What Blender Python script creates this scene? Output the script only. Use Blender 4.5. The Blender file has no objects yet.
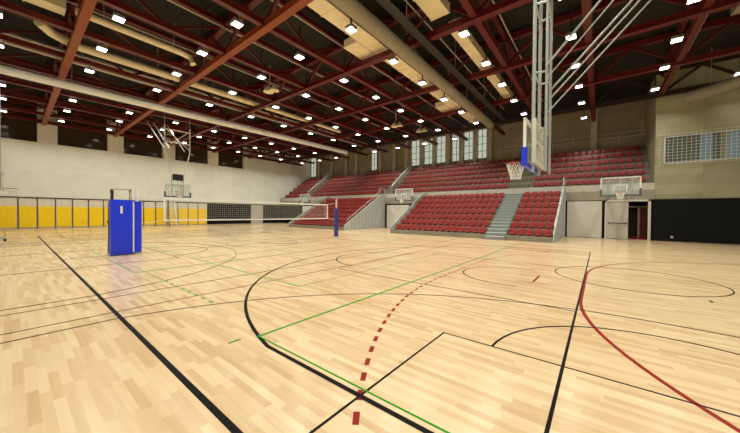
import bpy, bmesh, math, random
from mathutils import Vector, Matrix
random.seed(7)
scn = bpy.context.scene
COL = scn.collection
PI = math.pi
V = Vector

# ------------------------------------------------------------------ materials
def new_mat(name):
    m = bpy.data.materials.new(name); m.use_nodes = True
    nt = m.node_tree
    return m, nt, nt.nodes['Principled BSDF']

def mat(name, col, rough=.6, metal=0., var=.0, scale=6., bump=0., spec=.5):
    m, nt, b = new_mat(name)
    b.inputs['Roughness'].default_value = rough
    b.inputs['Metallic'].default_value = metal
    b.inputs['Specular IOR Level'].default_value = spec
    tc = nt.nodes.new('ShaderNodeTexCoord')
    nz = nt.nodes.new('ShaderNodeTexNoise'); nz.inputs['Scale'].default_value = scale; nz.inputs['Detail'].default_value = 4
    nt.links.new(tc.outputs['Object'], nz.inputs['Vector'])
    mr = nt.nodes.new('ShaderNodeMapRange')
    mr.inputs['From Min'].default_value = .3; mr.inputs['From Max'].default_value = .7
    mr.inputs['To Min'].default_value = 1 - var; mr.inputs['To Max'].default_value = 1 + var
    nt.links.new(nz.outputs['Fac'], mr.inputs['Value'])
    mx = nt.nodes.new('ShaderNodeVectorMath'); mx.operation = 'SCALE'
    mx.inputs[0].default_value = col[:3]
    nt.links.new(mr.outputs['Result'], mx.inputs['Scale'])
    nt.links.new(mx.outputs['Vector'], b.inputs['Base Color'])
    if bump:
        bp = nt.nodes.new('ShaderNodeBump'); bp.inputs['Strength'].default_value = bump; bp.inputs['Distance'].default_value = .02
        nt.links.new(nz.outputs['Fac'], bp.inputs['Height']); nt.links.new(bp.outputs['Normal'], b.inputs['Normal'])
    return m

def mat_concrete(name, col, var, axis_u, w, h, joint=.85):
    """cast concrete or panelled wall: blotches and faint board joints"""
    m, nt, b = new_mat(name)
    b.inputs['Roughness'].default_value = .8; b.inputs['Specular IOR Level'].default_value = .25
    g = nt.nodes.new('ShaderNodeNewGeometry'); sp = nt.nodes.new('ShaderNodeSeparateXYZ')
    nt.links.new(g.outputs['Position'], sp.inputs[0])
    cb = nt.nodes.new('ShaderNodeCombineXYZ')
    nt.links.new(sp.outputs[axis_u], cb.inputs[0]); nt.links.new(sp.outputs[2], cb.inputs[1])
    br = nt.nodes.new('ShaderNodeTexBrick'); br.offset = 0
    br.inputs['Scale'].default_value = 1; br.inputs['Brick Width'].default_value = w; br.inputs['Row Height'].default_value = h
    br.inputs['Mortar Size'].default_value = .012; br.inputs['Mortar Smooth'].default_value = .3
    br.inputs['Color1'].default_value = (*[c * (1 - var) for c in col], 1); br.inputs['Color2'].default_value = (*[c * (1 + var) for c in col], 1)
    br.inputs['Mortar'].default_value = (*[c * joint for c in col], 1)
    nt.links.new(cb.outputs[0], br.inputs['Vector'])
    nz = nt.nodes.new('ShaderNodeTexNoise'); nz.inputs['Scale'].default_value = .7; nz.inputs['Detail'].default_value = 6; nz.inputs['Roughness'].default_value = .6
    nt.links.new(g.outputs['Position'], nz.inputs['Vector'])
    mr = nt.nodes.new('ShaderNodeMapRange'); mr.inputs['From Min'].default_value = .3; mr.inputs['From Max'].default_value = .7
    mr.inputs['To Min'].default_value = 1 - var; mr.inputs['To Max'].default_value = 1 + var
    nt.links.new(nz.outputs['Fac'], mr.inputs['Value'])
    mx = nt.nodes.new('ShaderNodeVectorMath'); mx.operation = 'SCALE'
    nt.links.new(br.outputs['Color'], mx.inputs[0]); nt.links.new(mr.outputs['Result'], mx.inputs['Scale'])
    nt.links.new(mx.outputs['Vector'], b.inputs['Base Color'])
    return m

def mat_wood_floor():
    m, nt, b = new_mat('sports_parquet')
    N, L = nt.nodes.new, nt.links.new
    def mth(op, a, bb=None):
        n = N('ShaderNodeMath'); n.operation = op
        for i, v in enumerate((a, bb)):
            if v is None: continue
            if isinstance(v, (int, float)): n.inputs[i].default_value = v
            else: L(v, n.inputs[i])
        return n.outputs[0]
    g = N('ShaderNodeNewGeometry'); sp = N('ShaderNodeSeparateXYZ'); L(g.outputs['Position'], sp.inputs[0])
    row = mth('FLOOR', mth('DIVIDE', sp.outputs[1], .075))
    w1 = N('ShaderNodeTexWhiteNoise'); w1.noise_dimensions = '1D'; L(row, w1.inputs['W'])
    off = mth('MULTIPLY', w1.outputs['Value'], 9.7)
    pl = mth('FLOOR', mth('DIVIDE', mth('ADD', sp.outputs[0], off), .66))
    cb = N('ShaderNodeCombineXYZ'); L(row, cb.inputs[0]); L(pl, cb.inputs[1])
    w2 = N('ShaderNodeTexWhiteNoise'); w2.noise_dimensions = '2D'; L(cb.outputs[0], w2.inputs['Vector'])
    # grain, stretched along the boards
    mp = N('ShaderNodeMapping'); mp.inputs['Scale'].default_value = (1.3, 22, 1); L(g.outputs['Position'], mp.inputs['Vector'])
    nz = N('ShaderNodeTexNoise'); nz.inputs['Scale'].default_value = 1; nz.inputs['Detail'].default_value = 5; L(mp.outputs[0], nz.inputs['Vector'])
    mp2 = N('ShaderNodeMapping'); mp2.inputs['Scale'].default_value = (.22, 1.1, 1); L(g.outputs['Position'], mp2.inputs['Vector'])
    nz2 = N('ShaderNodeTexNoise'); nz2.inputs['Scale'].default_value = 1; nz2.inputs['Detail'].default_value = 3; L(mp2.outputs[0], nz2.inputs['Vector'])
    t = mth('ADD', mth('ADD', mth('MULTIPLY', w2.outputs['Value'], .40), mth('MULTIPLY', nz.outputs['Fac'], .34)), mth('MULTIPLY', nz2.outputs['Fac'], .36))
    cr = N('ShaderNodeValToRGB')
    e = cr.color_ramp.elements
    e[0].position = .10; e[0].color = FLOOR_C[0]
    e[1].position = 1.0; e[1].color = FLOOR_C[3]
    x = e.new(.36); x.color = FLOOR_C[1]
    x = e.new(.66); x.color = FLOOR_C[2]
    L(t, cr.inputs['Fac']); L(cr.outputs['Color'], b.inputs['Base Color'])
    b.inputs['Roughness'].default_value = .3
    b.inputs['Specular IOR Level'].default_value = .4
    rr = mth('ADD', mth('MULTIPLY', nz2.outputs['Fac'], .12), .16); L(rr, b.inputs['Roughness'])
    return m

def mat_emit(name, col, st):
    m, nt, b = new_mat(name)
    b.inputs['Base Color'].default_value = (*col, 1)
    b.inputs['Emission Color'].default_value = (*col, 1); b.inputs['Emission Strength'].default_value = st
    return m

def mat_glass(name, tint=(1, 1, 1), mixf=.25, gloss=(.8, .85, .85), rough=.05):
    m, nt, b = new_mat(name)
    nt.nodes.remove(b)
    out = nt.nodes['Material Output']
    tr = nt.nodes.new('ShaderNodeBsdfTransparent'); tr.inputs[0].default_value = (*tint, 1)
    gl = nt.nodes.new('ShaderNodeBsdfPrincipled'); gl.inputs['Base Color'].default_value = (*gloss, 1); gl.inputs['Roughness'].default_value = rough
    mx = nt.nodes.new('ShaderNodeMixShader'); mx.inputs[0].default_value = mixf
    nt.links.new(tr.outputs[0], mx.inputs[1]); nt.links.new(gl.outputs[0], mx.inputs[2]); nt.links.new(mx.outputs[0], out.inputs[0])
    return m

def mat_deck():
    m, nt, b = new_mat('roof_deck_sheet')
    g = nt.nodes.new('ShaderNodeNewGeometry')
    wv = nt.nodes.new('ShaderNodeTexWave'); wv.bands_direction = 'Y'; wv.inputs['Scale'].default_value = 1.0; wv.inputs['Distortion'].default_value = 0
    nt.links.new(g.outputs['Position'], wv.inputs['Vector'])
    bp = nt.nodes.new('ShaderNodeBump'); bp.inputs['Strength'].default_value = .6; bp.inputs['Distance'].default_value = .05
    nt.links.new(wv.outputs['Fac'], bp.inputs['Height']); nt.links.new(bp.outputs['Normal'], b.inputs['Normal'])
    b.inputs['Base Color'].default_value = (.009, .0065, .0035, 1); b.inputs['Roughness'].default_value = .8
    return m

FLOOR_C = [(.34, .20, .085, 1), (.475, .315, .162, 1), (.57, .41, .238, 1), (.63, .485, .312, 1)]
M = {}
M['floor'] = mat_wood_floor()
M['wall_pale'] = mat_concrete('pale_concrete', (.765, .765, .67), .05, 1, 2.4, 2.6, .93)
M['wall_olive'] = mat_concrete('raw_concrete', (.345, .325, .205), .14, 0, 2.5, .62, .86)
M['wall_dark'] = mat_concrete('brown_masonry', (.33, .28, .19), .12, 0, 2.5, 1.2, .9)  # even brown tone of the rear and return walls
M['pier'] = mat('tan_concrete_pier', (.50, .45, .34), .8, var=.08, scale=2)
M['slab'] = mat('grey_brown_concrete', (.30, .27, .21), .8, var=.08, scale=2)
M['upstand'] = mat('pale_grey_concrete', (.50, .46, .38), .75, var=.07, scale=2)
M['deck'] = mat_deck()
M['red_steel'] = mat('oxide_red_steel', (.098, .0042, .0038), .42, var=.06, scale=3)
M['red_lit'] = mat('lit_red_steel', (.23, .036, .003), .45, var=.08, scale=3)  # same red truss steel, with the orange look of lamplight put into its colour
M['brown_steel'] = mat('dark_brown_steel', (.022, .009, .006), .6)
M['duct'] = mat('cream_duct_sheet', (.80, .70, .48), .45, var=.05, scale=2)
M['duct_white'] = mat('white_fabric_duct', (.82, .86, .87), .55, var=.04, scale=2)
M['duct_grey'] = mat('galvanised_duct', (.27, .245, .18), .6, var=.05, scale=2)
M['pipe'] = mat('galvanised_pipe', (.50, .46, .42), .45, metal=.1)
M['dark'] = mat('black_rubberised', (.012, .012, .014), .55, var=.1)
M['tray'] = mat('black_cable_tray', (.02, .02, .022), .5)
M['lamp_case'] = mat('grey_lamp_case', (.25, .24, .22), .5)
M['lamp'] = mat_emit('lamp_diffuser', (1, .98, .90), 9)
M['yellow'] = mat('yellow_pad', (.95, .63, .003), .5, var=.05, scale=4)
M['post'] = mat('brown_grey_post', (.13, .10, .06), .6)
M['panel_grey'] = mat('grey_board', (.66, .62, .52), .7, var=.1, scale=4)
M['pad_black'] = mat('black_wall_padding', (.007, .0075, .0075), .75, var=.15, scale=2, spec=.12)
M['door_grey'] = mat('pale_grey_door', (.50, .46, .40), .5, var=.04, scale=2)
M['door_white'] = mat('white_door_panel', (.62, .58, .52), .5, var=.04, scale=2)
M['steel'] = mat('brushed_steel', (.55, .55, .53), .35, metal=.7)
M['seat'] = mat('red_seat_plastic', (.29, .020, .018), .4, var=.06, scale=3)
M['tier'] = mat('grey_stand_deck', (.22, .185, .135), .7, var=.1, scale=3)
M['step'] = mat('blue_grey_steps', (.36, .38, .36), .7, var=.06, scale=3)
M['riser'] = mat('shaded_step_riser', (.24, .26, .255), .7)  # darker than the treads: shade on the step fronts put into the colour
M['rail'] = mat('grey_painted_rail', (.45, .46, .44), .45, metal=.2)
M['side'] = mat('grey_side_panel', (.40, .42, .39), .6, var=.06, scale=2)
M['green'] = mat('green_grey_steps', (.13, .15, .085), .8, var=.1, scale=3)
M['white'] = mat('white_paint', (.75, .75, .73), .45)
M['hoop_steel'] = mat('pale_green_grey_steel', (.40, .44, .42), .4, metal=.2)
M['hoop_pale'] = mat('pale_carrier_steel', (.60, .60, .52), .45)
M['rim'] = mat('orange_rim', (.42, .07, .03), .4)
M['net'] = mat('white_cord', (.78, .76, .72), .8)
M['net_grey'] = mat('grey_cord', (.58, .57, .53), .8)
M['blue'] = mat('royal_blue_pad', (.004, .030, .72), .38, var=.05, scale=3)
M['tan'] = mat('tan_rail_paint', (.36, .24, .14), .5)
M['blue_mid'] = mat('faded_blue_pad', (.03, .03, .18), .45)
M['blue_dark'] = mat('dark_blue_pad', (.008, .010, .10), .45)
M['slate'] = mat('slate_pad', (.09, .11, .115), .5)
M['pink'] = mat('pale_post_paint', (.66, .50, .48), .5)
M['acrylic'] = mat_glass('backboard_acrylic', (.92, .95, .93), .22, (.6, .66, .64), .08)
M['glass'] = mat_glass('window_glass', (.85, .88, .82), .15, (.35, .38, .34), .06)
M['night_glass'] = mat('brown_window_glass', (.050, .034, .017), .12, var=.2, scale=.6)
M['frame'] = mat('dark_window_frame', (.06, .045, .03), .5)
M['wood_dark'] = mat('dark_red_wood', (.16, .045, .03), .5, var=.15, scale=4)
M['lobby'] = mat('dark_lobby_paint', (.05, .035, .03), .6)
M['red_floor'] = mat('red_lino', (.30, .02, .012), .3)
M['blind_a'] = mat_emit('lit_blue_grey_blind', (.20, .27, .36), .55)
M['blind_b'] = mat_emit('lit_slate_blind', (.05, .06, .057), .35)
M['blind_c'] = mat_emit('lit_ochre_curtain', (.26, .19, .06), .5)
M['l_black'] = mat('black_line_paint', (.006, .0045, .004), .45, spec=.05)
M['l_red'] = mat('red_line_paint', (.20, .012, .007), .4, spec=.08)
M['l_green'] = mat('green_line_paint', (.022, .24, .010), .4, spec=.08)
M['l_thin'] = mat('brown_black_line_paint', (.03, .02, .013), .4, spec=.08)

# ------------------------------------------------------------------ mesh helpers
class MB:
    """collects boxes, tubes and prisms in world coordinates, then links them as ONE mesh object"""
    def __init__(s): s.bm = bmesh.new()
    def box(s, a, b, bevel=0):
        a, b = V(a), V(b); c = (a + b) / 2; d = b - a
        mtx = Matrix.Translation(c) @ Matrix.Diagonal((abs(d.x), abs(d.y), abs(d.z), 1))
        r = bmesh.ops.create_cube(s.bm, size=1, matrix=mtx)
        if bevel:
            es = list({e for v in r['verts'] for e in v.link_edges})
            bmesh.ops.bevel(s.bm, geom=es, offset=bevel, segments=2, affect='EDGES', profile=.6)
        return s
    def obox(s, c, size, mtx, bevel=0):
        r = bmesh.ops.create_cube(s.bm, size=1, matrix=Matrix.Translation(V(c)) @ mtx.to_4x4() @ Matrix.Diagonal((*size, 1)))
        if bevel:
            es = list({e for v in r['verts'] for e in v.link_edges})
            bmesh.ops.bevel(s.bm, geom=es, offset=bevel, segments=2, affect='EDGES', profile=.6)
        return s
    def bar(s, p, q, w, h):
        """rectangular bar from p to q; w horizontal, h vertical-ish"""
        p, q = V(p), V(q); d = q - p; L = d.length; z = d.normalized()
        up = V((0, 0, 1)) if abs(z.z) < .95 else V((0, 1, 0))
        x = up.cross(z).normalized(); y = z.cross(x)
        m3 = Matrix((x, y, z)).transposed()
        return s.obox((p + q) / 2, (w, h, L), m3)
    def tube(s, pts, r, n=8, closed=False, caps=True):
        pts = [V(p) for p in pts]; rings = []
        N = len(pts)
        for i, p in enumerate(pts):
            a = pts[(i - 1) % N] if (closed or i) else p
            b = pts[(i + 1) % N] if (closed or i < N - 1) else p
            t = (b - a).normalized()
            ref = V((0, 0, 1)) if abs(t.z) < .9 else V((1, 0, 0))
            x = ref.cross(t).normalized(); y = t.cross(x)
            rr = r[i] if isinstance(r, (list, tuple)) else r
            rings.append([s.bm.verts.new(p + x * rr * math.cos(2 * PI * k / n) + y * rr * math.sin(2 * PI * k / n)) for k in range(n)])
        for i in range(N if closed else N - 1):
            A, B = rings[i], rings[(i + 1) % N]
            for k in range(n): s.bm.faces.new((A[k], A[(k + 1) % n], B[(k + 1) % n], B[k]))
        if caps and not closed:
            s.bm.faces.new(rings[0][::-1]); s.bm.faces.new(rings[-1])
        return s
    def prism(s, poly, axis, a, b):
        """extrude a 2-D polygon along an axis; poly is in the two other axes in order"""
        def mk(u, v, t):
            return (t, u, v) if axis == 0 else ((u, t, v) if axis == 1 else (u, v, t))
        A = [s.bm.verts.new(mk(u, v, a)) for u, v in poly]; B = [s.bm.verts.new(mk(u, v, b)) for u, v in poly]
        n = len(poly)
        s.bm.faces.new(A); s.bm.faces.new(B[::-1])
        for i in range(n): s.bm.faces.new((A[i], B[i], B[(i + 1) % n], A[(i + 1) % n]))
        return s
    def build(s, name, m, parent=None, smooth=False):
        bmesh.ops.recalc_face_normals(s.bm, faces=s.bm.faces)
        off = V((0, 0, 0)); p = parent
        while p is not None: off += p.location; p = p.parent
        if parent is None and False: pass
        bmesh.ops.translate(s.bm, verts=s.bm.verts, vec=-off)
        me = bpy.data.meshes.new(name); s.bm.to_mesh(me); s.bm.free()
        if smooth:
            me.polygons.foreach_set('use_smooth', [True] * len(me.polygons))
            try: me.set_sharp_from_angle(angle=math.radians(40))
            except Exception: pass
        me.materials.append(M[m] if isinstance(m, str) else m)
        o = bpy.data.objects.new(name, me); COL.objects.link(o)
        if parent: o.parent = parent
        return o

def arc(cx, cy, r, a0, a1, z, n=24, plane='xy'):
    out = []
    for i in range(n + 1):
        a = math.radians(a0 + (a1 - a0) * i / n); u, v = r * math.cos(a), r * math.sin(a)
        out.append((cx + u, cy + v, z) if plane == 'xy' else ((cx + u, z, cy + v) if plane == 'xz' else (z, cx + u, cy + v)))
    return out

def tag(o, label, cat, group=None, kind=None):
    o['label'] = label; o['category'] = cat
    if group: o['group'] = group
    if kind: o['kind'] = kind
    return o
def thing(name, label, cat, loc=(0, 0, 0), group=None):
    o = bpy.data.objects.new(name, None); COL.objects.link(o); o.location = loc; o.empty_display_size = .1
    return tag(o, label, cat, group)
def struct(o, label=None, cat=None):
    o['kind'] = 'structure'
    if label: o['label'] = label
    if cat: o['category'] = cat
    return o
def copy_tree(o, parent=None, loc=None):
    c = o.copy(); COL.objects.link(c)
    if parent is not None: c.parent = parent
    if loc is not None: c.location = loc
    for ch in o.children: copy_tree(ch, c)
    return c
ORD = ['zeroth', 'first', 'second', 'third', 'fourth', 'fifth', 'sixth', 'seventh', 'eighth', 'ninth', 'tenth', 'eleventh', 'twelfth',
       'thirteenth', 'fourteenth', 'fifteenth', 'sixteenth', 'seventeenth', 'eighteenth', 'nineteenth', 'twentieth']
def ordw(n): return ORD[n] if n <= 20 else 'twenty-' + ORD[n - 20]

# ------------------------------------------------------------------ key measurements (metres)
XL, XR = -40.0, 8.5            # end walls
Y0, YW, YR = -3.5, 26.9, 33.0  # wall behind the camera, wall with the doors, rear wall of the upper stand
ZR, ZC = 11.4, 9.6             # roof deck, truss bottom chord
XB = -.294                     # basketball baseline
YS = 1.065                     # basketball sideline
YC = YS + 7.5                  # court axis
XM = XB - 14.0                 # halfway line
XWE = 2.85                     # where the concrete side wall starts

# ------------------------------------------------------------------ floor and its lines
floor = struct(MB().box((XL - .3, Y0 - .3, -.3), (XR + .3, YR + .3, 0)).build('floor', 'floor'), 'glossy pale maple sports hall floor covered in court lines', 'floor')
LZ = [.0]
def ribbon(pts, w, m, name, closed=False):
    LZ[0] += .00012
    z = .0015 + LZ[0]
    b = MB(); bm = b.bm; N = len(pts); Ls = []; 
    for i, p in enumerate(pts):
        p = V((p[0], p[1], 0))
        a = V((*pts[(i - 1) % N][:2], 0)) if (closed or i) else p
        c = V((*pts[(i + 1) % N][:2], 0)) if (closed or i < N - 1) else p
        t = (c - a).normalized(); nrm = V((-t.y, t.x, 0)) * w / 2
        Ls.append([bm.verts.new(p + nrm + V((0, 0, z))), bm.verts.new(p - nrm + V((0, 0, z))), bm.verts.new(p - nrm + V((0, 0, .0002))), bm.verts.new(p + nrm + V((0, 0, .0002)))])
    for i in range(N if closed else N - 1):
        A, B = Ls[i], Ls[(i + 1) % N]
        for k in range(4): bm.faces.new((A[k], A[(k + 1) % 4], B[(k + 1) % 4], B[k]))
    if not closed: bm.faces.new(Ls[0]); bm.faces.new(Ls[-1][::-1])
    return b.build(name, m, floor)
def dashes(pts, w, m, name, on, off, phase=0):
    """walk a dense polyline and lay a dash every on+off metres; all dashes of one line are one marking"""
    LZ[0] += .00012; z = .0015 + LZ[0]
    b = MB(); P = [V((p[0], p[1], 0)) for p in pts]
    s = [0]
    for i in range(1, len(P)): s.append(s[-1] + (P[i] - P[i - 1]).length)
    def at(d):
        for i in range(1, len(P)):
            if d <= s[i] or i == len(P) - 1:
                f = (d - s[i - 1]) / max(1e-9, s[i] - s[i - 1]); return P[i - 1].lerp(P[i], f), (P[i] - P[i - 1]).normalized()
    d = phase
    while d + on < s[-1]:
        q, t = at(d + on / 2)
        ang = math.atan2(t.y, t.x)
        b.obox((q.x, q.y, z / 2), (on, w, z), Matrix.Rotation(ang, 3, 'Z'))
        d += on + off
    return b.build(name, m, floor)
def line(a, b, w, m, name): return ribbon([a, b], w, m, name)

# handball: goal area (solid) and free-throw line (dashed), both ends
GX = XB + 6.03
for sgn, g in ((1, GX), (-1, 2 * XM - GX)):
    def mir(p): return (p[0], p[1]) if sgn == 1 else (2 * XM - p[0], p[1])
    for R, kind in ((6, 's'), (9, 'd')):
        pts = [(GX, YC - 1.5 - R)] if R == 6 else []
        pts = [p[:2] for p in arc(GX, YC - 1.5, R, 270, 180, 0, 40)] + [p[:2] for p in arc(GX, YC + 1.5, R, 180, 90, 0, 40)]
        pts = [p for p in pts if p[1] > -1.4 and p[1] < 18.5]
        pts = [mir(p) for p in pts]
        if kind == 's': ribbon(pts, .055, 'l_red', 'handball_goal_area_line')
        else: dashes(pts, .055, 'l_red', 'handball_free_throw_line', .15, .15, .1)
    line(mir((GX - 7, YC - .5)), mir((GX - 7, YC + .5)), .05, 'l_red', 'penalty_line')
    line(mir((GX - 4, YC - .08)), mir((GX - 4, YC + .08)), .05, 'l_thin', 'goalkeeper_line')
# main basketball court
ribbon([(XB, YS), (XB, YS + 15), (XB - 28, YS + 15), (XB - 28, YS)], .066, 'l_black', 'basketball_boundary_line', closed=True)
for sgn in (1, -1):
    def mir(p): return (p[0], p[1]) if sgn == 1 else (2 * XM - p[0], p[1])
    hx = XB - 1.575
    a = math.degrees(math.acos(6.6 / 6.75))
    pts = [(XB, YC - 6.58)] + [p[:2] for p in arc(hx + .06, YC, 6.72, 270 - a + .0, 90 + a, 0, 60)] + [(XB, YC + 6.58)]
    ribbon([mir(p) for p in pts], .052, 'l_black', 'three_point_line')
    ribbon([mir(p) for p in [(XB, YC - 2.45), (XB - 5.8, YC - 2.45), (XB - 5.8, YC + 2.45), (XB, YC + 2.45)]], .035, 'l_thin', 'key_line')
    ribbon([mir(p[:2]) for p in arc(XB - 5.8, YC, 1.8, 270, 90, 0, 30)], .045, 'l_thin', 'free_throw_semicircle')
    ribbon([mir(p) for p in [(XB - 1.2, YC - 1.25)] + [q[:2] for q in arc(hx, YC, 1.25, 270, 90, 0, 24)] + [(XB - 1.2, YC + 1.25)]], .035, 'l_thin', 'no_charge_semicircle')
ribbon([p[:2] for p in arc(XM, YC, 1.8, 0, 354, 0, 48)], .035, 'l_thin', 'centre_circle', closed=True)
line((XM, YS), (XM, YS + 15), .04, 'l_thin', 'halfway_line')
# volleyball, lengthways
ribbon([(XM - 9, YC - 4.5), (XM + 9.0, YC - 4.5), (XM + 9.0, YC + 4.5), (XM - 9, YC + 4.5)], .035, 'l_green', 'volleyball_boundary_line', closed=True)
for s in (-3, 3): line((XM + s, YC - 4.5), (XM + s, YC + 4.5), .035, 'l_green', 'attack_line')
dashes([(XM + 3, YC - 6.25), (XM + 9, YC - 6.25)], .04, 'l_green', 'coach_restriction_line', .15, .2)
# the three courts laid crossways
for cx in (.76, -14.35, -29.4):
    ribbon([(cx - 7, -2), (cx + 7, -2), (cx + 7, 19.9), (cx - 7, 19.9)], .025, 'l_thin', 'practice_court_boundary_line', closed=True)
    ribbon([(cx - 2.45, -2), (cx - 2.45, 3.8), (cx + 2.45, 3.8), (cx + 2.45, -2)], .028, 'l_black', 'practice_key_line')
    ribbon([p[:2] for p in arc(cx, 3.8, 1.8, 0, 180, 0, 30)], .028, 'l_black', 'practice_free_throw_semicircle')
    a = math.degrees(math.acos(6.6 / 6.75))
    ribbon([(cx + 6.6, -2)] + [p[:2] for p in arc(cx, -.425, 6.75, a, 180 - a, 0, 50)] + [(cx - 6.6, -2)], .025, 'l_thin', 'practice_three_point_line')
    ribbon([p[:2] for p in arc(cx - .08, 10.3, 1.7, 0, 354, 0, 40)], .03, 'l_thin', 'practice_centre_circle', closed=True)
    ribbon([(cx - 4.33, 2.08), (cx + 4.5, 2.08), (cx + 4.5, 19.9), (cx - 4.33, 19.9)], .042, 'l_green', 'practice_volleyball_line', closed=True)
    line((cx - 4.43, 1.72), (cx - 4.43, 1.88), .03, 'l_green', 'service_zone_mark')

# ------------------------------------------------------------------ walls
WIN_Y = [(-2.1, 1.50), (2.74, 6.28), (7.56, 11.1), (12.35, 16.1), (17.35, 20.85)]
ZW = 7.86
b = MB().box((XL - .45, Y0 - .3, 0), (XL, YR + .3, ZW))
ys = [Y0 - .3] + [v for w in WIN_Y for v in w] + [YR + .3]
for i in range(0, len(ys), 2): b.box((XL - .45, ys[i], ZW), (XL, ys[i + 1], ZR))
struct(b.build('wall_left', 'wall_pale'), 'pale cast concrete end wall with a strip of high dark windows', 'wall')
for i, (a, c) in enumerate(WIN_Y):
    f = MB()
    f.box((XL - .38, a, ZW), (XL - .28, c, ZW + .06)).box((XL - .38, a, ZR - .2), (XL - .28, c, ZR))
    f.box((XL - .38, a, ZW), (XL - .28, a + .06, ZR)).box((XL - .38, c - .06, ZW), (XL - .28, c, ZR))
    w = struct(f.build('window_%d' % (i + 1), 'frame'), ['dark high window at the near end of the pale wall', 'second dark high window of the pale wall, from camera', 'middle dark high window of the pale wall',
               'fourth dark high window, behind the far hanging hoop', 'dark high window nearest the stands on the pale wall'][i], 'window')
    MB().box((XL - .35, a + .05, ZW + .05), (XL - .31, c - .05, ZR - .1)).build('pane', 'night_glass', w)
# dark capping rail, yellow panels and black padding along the left wall
struct(MB().box((XL, Y0, 2.75), (XL + .12, YW, 2.85)).build('trim_1', 'frame'), 'dark rail capping the low panels of the pale wall', 'trim')
PY = [-.75 + 1.1125 * i for i in range(16)]
for i in range(15):
    a, c = PY[i], PY[i + 1]
    t = thing('wall_panel', ('yellow wall panel with grey head, %s along the pale wall from camera end' % ordw(i + 1)) if i < 14 else 'last yellow wall panel, next to the black padding', 'panel', (XL + .04, (a + c) / 2, 0), 'yellow panels along the pale wall')
    MB().box((XL + .005, a + .05, .02), (XL + .09, c - .05, 2.74)).build('backing', 'panel_grey', t)
    MB().box((XL + .05, a + .07, .14), (XL + .14, c - .07, 2.02), .02).build('pad', 'yellow', t)
    MB().box((XL + .005, a - .024, .0), (XL + .11, a + .024, 2.74)).build('post', 'post', t)
for a, c, lab in ((PY[15], 21.95, 'long black padding on the pale wall, beside the yellow panels'), (23.9, YW - .02, 'short black padding on the pale wall, between door and stand')):
    t = MB().box((XL + .005, a + .02, .05), (XL + .10, c - .02, 2.74)).build('wall_padding', 'pad_black')
    tag(t, lab, 'padding', 'black wall padding')
d = struct(MB().box((XL + .002, 22.0, 0), (XL + .08, 23.85, 2.74)).build('door_1', 'door_grey'), 'pale grey door between black paddings of the pale wall', 'door')

# wall with the doors, below the upper stand
b = MB()
OX0, OX1, OZ = 1.58, 2.55, 2.62
b.box((XL, YW, 0), (OX0, YW + .3, 2.76)).box((OX1, YW, 0), (XWE, YW + .3, 2.76)).box((OX0, YW, OZ), (OX1, YW + .3, 2.76))
struct(b.build('wall_back', 'pad_black'), 'dark lower wall under the upper stand, with doors', 'wall')
struct(MB().box((XL, YW - .06, 2.76), (XWE, YW + .5, 3.42)).build('trim_2', 'slab'), 'grey brown concrete beam over the doors', 'trim')
struct(MB().box((XL, YW - .02, 3.42), (XWE, YW + .16, 3.88)).build('trim_3', 'upstand'), 'pale concrete upstand edging the upper stand', 'trim')
def panel_door(n, x0, x1, z, lab):
    d = struct(MB().box((x0, YW - .08, .02), (x1, YW - .005, z)).build('door_%d' % n, 'door_white'), lab, 'door')
    return d
panel_door(2, -1.95, .13, 2.70, 'plain pale panel door beside the stand, near the push bar door')
panel_door(3, -19.0, -16.1, 2.6, 'plain pale panel door behind the middle wall hoop')
panel_door(4, -34.2, -31.3, 2.6, 'plain pale panel door behind the farthest wall hoop')
# door leaf with the push bar, frame and open doorway
d = struct(MB().box((.40, YW - .09, .02), (1.56, YW - .02, 2.60)).build('door_5', 'door_grey'), 'grey door leaf with horizontal push bar beside the open doorway', 'door')
MB().tube([(.50, YW - .17, 1.12), (1.48, YW - .17, 1.12)], .025).box((.50, YW - .18, 1.06), (.58, YW - .09, 1.18)).box((1.40, YW - .18, 1.06), (1.48, YW - .09, 1.18)).build('push_bar', 'dark', d)
struct(MB().box((.30, YW - .1, 0), (.39, YW - .005, 2.76)).box((OX1, YW - .1, 0), (OX1 + .14, YW - .005, 2.76)).box((.30, YW - .1, 2.64), (OX1 + .14, YW - .005, 2.76)).build('trim_4', 'door_white'), 'pale frame round the door and the open doorway', 'trim')
# lobby behind the doorway
struct(MB().box((.4, YW + .3, -.02), (3.2, 31.8, .003)).build('floor_lobby', 'red_floor'), 'red floor seen through the open doorway', 'floor')
struct(MB().box((.3, YW + .3, 0), (.4, 31.8, 2.76)).box((3.2, YW + .45, 0), (3.3, 31.8, 2.76)).box((.3, 31.8, 0), (3.3, 31.9, 2.76)).box((.3, YW + .3, 2.70), (3.3, 31.9, 2.76)).build('wall_lobby', 'lobby'), 'dark lobby wall seen through the open doorway', 'wall')
d = struct(MB().box((2.42, 30.2, 0), (3.19, 30.26, 2.3)).build('door_6', 'wood_dark'), 'reddish wooden inner door inside the lobby', 'door')
MB().box((2.30, 30.16, 0), (2.42, 30.3, 2.4)).box((1.6, 30.16, 2.3), (3.19, 30.3, 2.4)).build('frame', 'door_grey', d)
ll = bpy.data.lights.new('lobby_light', 'AREA'); ll.shape = 'SQUARE'; ll.size = .4; ll.energy = 26; ll.color = (1, .8, .65)
t = thing('lobby_lamp', 'lamp lighting the red lobby behind the open doorway', 'lamp', (1.0, 28.6, 2.62))
MB().box((.8, 28.4, 2.6), (1.2, 28.8, 2.66)).build('housing', 'lamp_case', t)
lo = bpy.data.objects.new('lamp_light', ll); COL.objects.link(lo); lo.parent = t; lo.location = (0, 0, -.03)
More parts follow.
